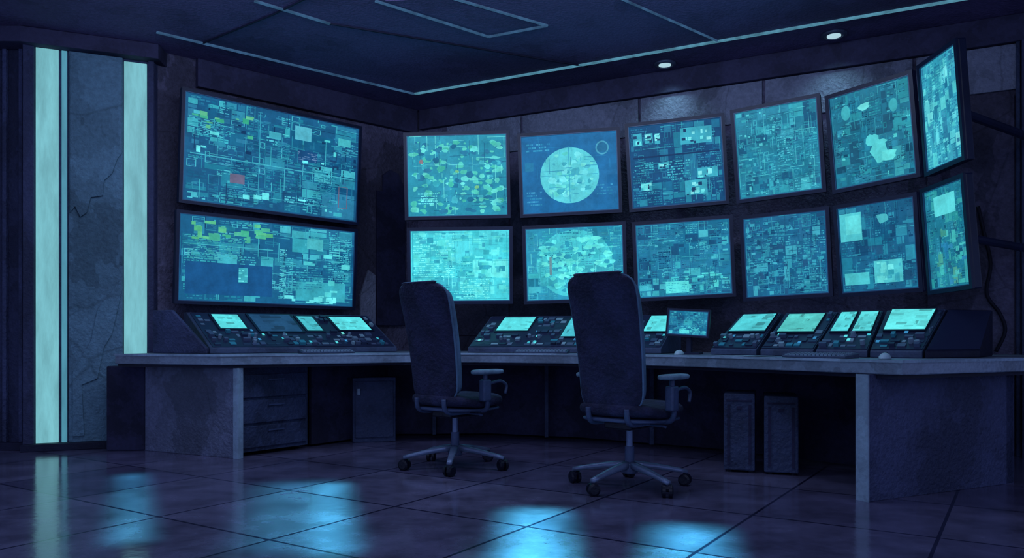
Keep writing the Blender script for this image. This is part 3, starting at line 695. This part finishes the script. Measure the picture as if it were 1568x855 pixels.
# ------------------------------------------------------------------ chairs
def chair(px,Y,yaw,base_rot,name='office_chair'):
    g=G(px,Y,0); e=empty(name,mw=Matrix.Translation(g)@Matrix.Rotation(yaw,4,'Z'))
    def se(hw,ht,k=24,p=3.0):
        out=[]
        for i in range(k):
            a=2*math.pi*i/k; c,s=math.cos(a),math.sin(a)
            out.append((hw*math.copysign(abs(c)**(2/p),c),ht*math.copysign(abs(s)**(2/p),s)))
        return out
    def back(z0,z1,wb,wt,ht,dy,wrap):
        rings=[]; n=26
        for i in range(n+1):
            t=.5-.5*math.cos(math.pi*i/n); u=abs(2*t-1)
            en=max(.02,(1-u**15))**(1/2.4)
            if i in (0,n): en=.62
            elif en<.62: en=.62+.38*en*.6
            hw=(wb+(wt-wb)*min(1,t*1.2))*en
            yy=-.185-.15*t+.03*math.sin(t*math.pi*.9)+dy
            z=z0+(z1-z0)*t
            rings.append([(x,yy+y+wrap*(x/.23)**2,z) for x,y in se(hw,ht*(.5+.5*en))])
        return rings
    b=MB(); b.loft(back(.46,1.225,.205,.228,.028,-.012,.03)); b.build('back_shell',M_chair,e,False,smooth=True)
    b=MB(); b.loft(back(.485,1.205,.190,.214,.040,.032,.04)); b.build('back_cushion',M_chairrim,e,False,smooth=True)  # lighter than the shell: cyan rim light put into the cushion colour
    rr=back(.46,1.225,.205,.228,.028,-.012,.03)
    R_=[r[0] for r in rr]; L_=[r[12] for r in rr]
    loop=R_+L_[::-1]; loop.append(loop[0])
    b=MB(); b.tube(loop,.0065,8); b.build('back_piping',M_chairrim,e,False,smooth=True)
    rings=[]; n=16
    for i in range(n+1):
        t=.5-.5*math.cos(math.pi*i/n); u=abs(2*t-1); en=max(.02,(1-u**7))**(1/2.5)
        y=-.23+.50*t; z=.455+.012*math.cos(t*6)-.03*max(0,t-.8)*5*.4
        rings.append([(x,y,z+zz) for x,zz in se(.25*en,.045*(.4+.6*en))])
    b=MB(); b.loft(rings); b.build('seat',M_chair,e,False,smooth=True)
    rings=[[(x*.94,y*.94,.402+(z-.455)*.35) for x,y,z in r] for r in rings]
    b=MB(); b.loft(rings); b.build('seat_pan',M_plastic,e,False,smooth=True)
    for sx,nm in((-1,'left'),(1,'right')):
        b=MB(); b.tube(smoothpath([(.13*sx,.0,.385),(.13*sx,-.16,.385),(.13*sx,-.215,.41),(.13*sx,-.225,.475)]),.016,8); b.build('back_bar_'+nm,M_plastic,e,False,smooth=True)
        ax=.280*sx
        b=MB(); b.tube(smoothpath([(.16*sx,.03,.395),(.25*sx,.03,.40),(ax,.02,.45),(ax,.0,.55),(ax,-.0,.635)]),.016,8); b.build('arm_post_'+nm,M_plastic,e,False,smooth=True)
        x0,x1=sorted((ax-.025,ax+.025))
        b=MB(); b.box(x0,x1,-.035,.035,.46,.60); b.build('arm_sleeve_'+nm,M_plastic,e,False,bevel=.01)
        b=MB(); b.tube(smoothpath([(ax,.03,.57),(ax,.14,.585),(ax,.20,.555),(ax,.19,.50)]),.010,8); b.build('arm_lever_'+nm,M_plastic,e,False,smooth=True)
        rings=[]
        for i in range(13):
            t=.5-.5*math.cos(math.pi*i/12); u=abs(2*t-1); en=max(.03,(1-u**5))**.5
            rings.append([(ax+x,-.12+.28*t,.65+z) for x,z in se(.044*en,.017*(.4+.6*en),16)])
        b=MB(); b.loft(rings); b.build('arm_pad_'+nm,M_key,e,False,smooth=True)
    b=MB(); b.box(-.09,.09,-.13,.11,.345,.392); b.build('tilt_mechanism',M_caster,e,False,bevel=.01)
    b=MB(); b.tube([(.08,.02,.37),(.2,.02,.37),(.23,.02,.365)],.007,8); b.build('height_lever',M_plastic,e,False)
    b=MB(); b.tube([(0,0,.11),(0,0,.24)],.028,16); b.build('gas_lift_sleeve',M_plastic,e,False,smooth=False)
    b=MB(); b.tube([(0,0,.23),(0,0,.35)],.02,16); b.build('gas_lift',M_metal,e,False)
    b=MB(); b.tube([(0,0,.085),(0,0,.145)],.048,20); b.build('base_hub',M_plastic,e,False,bevel=.005)
    for k in range(5):
        a=base_rot+k*2*math.pi/5; ca,sa=math.cos(a),math.sin(a)
        rings=[]
        for t in [0,.15,.35,.6,.85,1]:
            r=.03+.32*t; z=.132-.050*t**1.4; hw=.026-.009*t; ht=.022-.009*t
            rings.append([(r*ca-x*sa,r*sa+x*ca,z+y) for x,y in se(hw,ht,12,3)])
        b=MB(); b.loft(rings); b.build('base_leg_%d'%(k+1),M_metal,e,False,smooth=True)
        cx,cy=.34*ca,.34*sa
        b=MB(); b.tube([(cx,cy,.055),(cx,cy,.095)],.010,8); b.build('caster_stem_%d'%(k+1),M_metal,e,False)
        b=MB(); ph=a+.9
        px_,py_=math.cos(ph),math.sin(ph)
        for s_ in(-1,1):
            b.tube([(cx+px_*s_*.008,cy+py_*s_*.008,.035),(cx+px_*s_*.026,cy+py_*s_*.026,.035),(cx+px_*s_*.032,cy+py_*s_*.032,.035)],[.035,.035,.024],18)
        b.tube([(cx-px_*.026,cy-py_*.026,.052),(cx+px_*.026,cy+py_*.026,.052)],.021,12)
        b.build('caster_%d'%(k+1),M_caster,e,False,bevel=0)
    return e
chair(697,5.25,math.radians(-42),math.radians(-92+42))
chair(964,4.55,math.radians(-42),math.radians(-62+42))

# ------------------------------------------------------------------ lights
w=bpy.data.worlds.new('night_ambient'); scene.world=w; w.use_nodes=True
bg=w.node_tree.nodes['Background']; bg.inputs['Color'].default_value=(0.12,0.165,0.34,1); bg.inputs['Strength'].default_value=2.1
def area(name,loc,rx,size,energy,col,sy=None,rz=0,spread=180):
    l=bpy.data.lights.new(name,'AREA'); l.energy=energy; l.color=col; l.size=size; l.spread=math.radians(spread)
    if sy: l.shape='RECTANGLE'; l.size_y=sy
    o=bpy.data.objects.new(name,l); scene.collection.objects.link(o); o.location=loc; o.rotation_euler=(rx,0,rz); return o
area('added_fill_light',(0,1.5,3.2),.3,5,75,(0.5,0.64,1.0),3)  # unseen soft fill added to lift the room's ambient level
area('added_fill_light',(-0.6,4.7,3.18),.5,4.5,70,(0.5,0.64,1.0),.8)  # second added fill, out of view, tilted to brighten the far walls
# added unseen cyan beams, standing in for screen and light-strip reflections on the floor
def beam(X,Y,w_,l_,en,col,sp):
    return area('reflection_stand_in',(X,Y,3.2),0,w_,en,col,l_,rz=-math.atan2(X,Y),spread=sp)
cc=(.10,.80,.85)
beam(-1.08,3.95,.40,1.6,4,cc,7)
beam(-.90,3.90,.12,1.6,3.5,cc,5)
beam(.10,3.45,.22,1.0,7,cc,6)
beam(.70,3.10,.24,1.0,7,cc,6)
beam(-2.02,4.15,.10,1.9,2.2,cc,5)
def spot(loc,energy,ang,col,name):
    l=bpy.data.lights.new(name,'SPOT'); l.energy=energy; l.color=col; l.spot_size=math.radians(ang); l.spot_blend=.8; l.shadow_soft_size=.04
    o=bpy.data.objects.new(name,l); scene.collection.objects.link(o); o.location=loc; return o
for (px,py) in [(1018,97),(1277,52)]:
    c=C(px,py); s=spot((c.x,c.y,ZC-.03),9,120,(.4,.85,1),'downlight_beam')

# ------------------------------------------------------------------ camera
cam=bpy.data.cameras.new('camera'); co=bpy.data.objects.new('camera',cam); scene.collection.objects.link(co)
cam.sensor_width=36; cam.lens=F/1568*36; cam.shift_y=(HY-427.5)/1568; cam.clip_start=.05
co.location=(0,0,CH); co.rotation_euler=(math.pi/2,0,0)
scene.camera=co
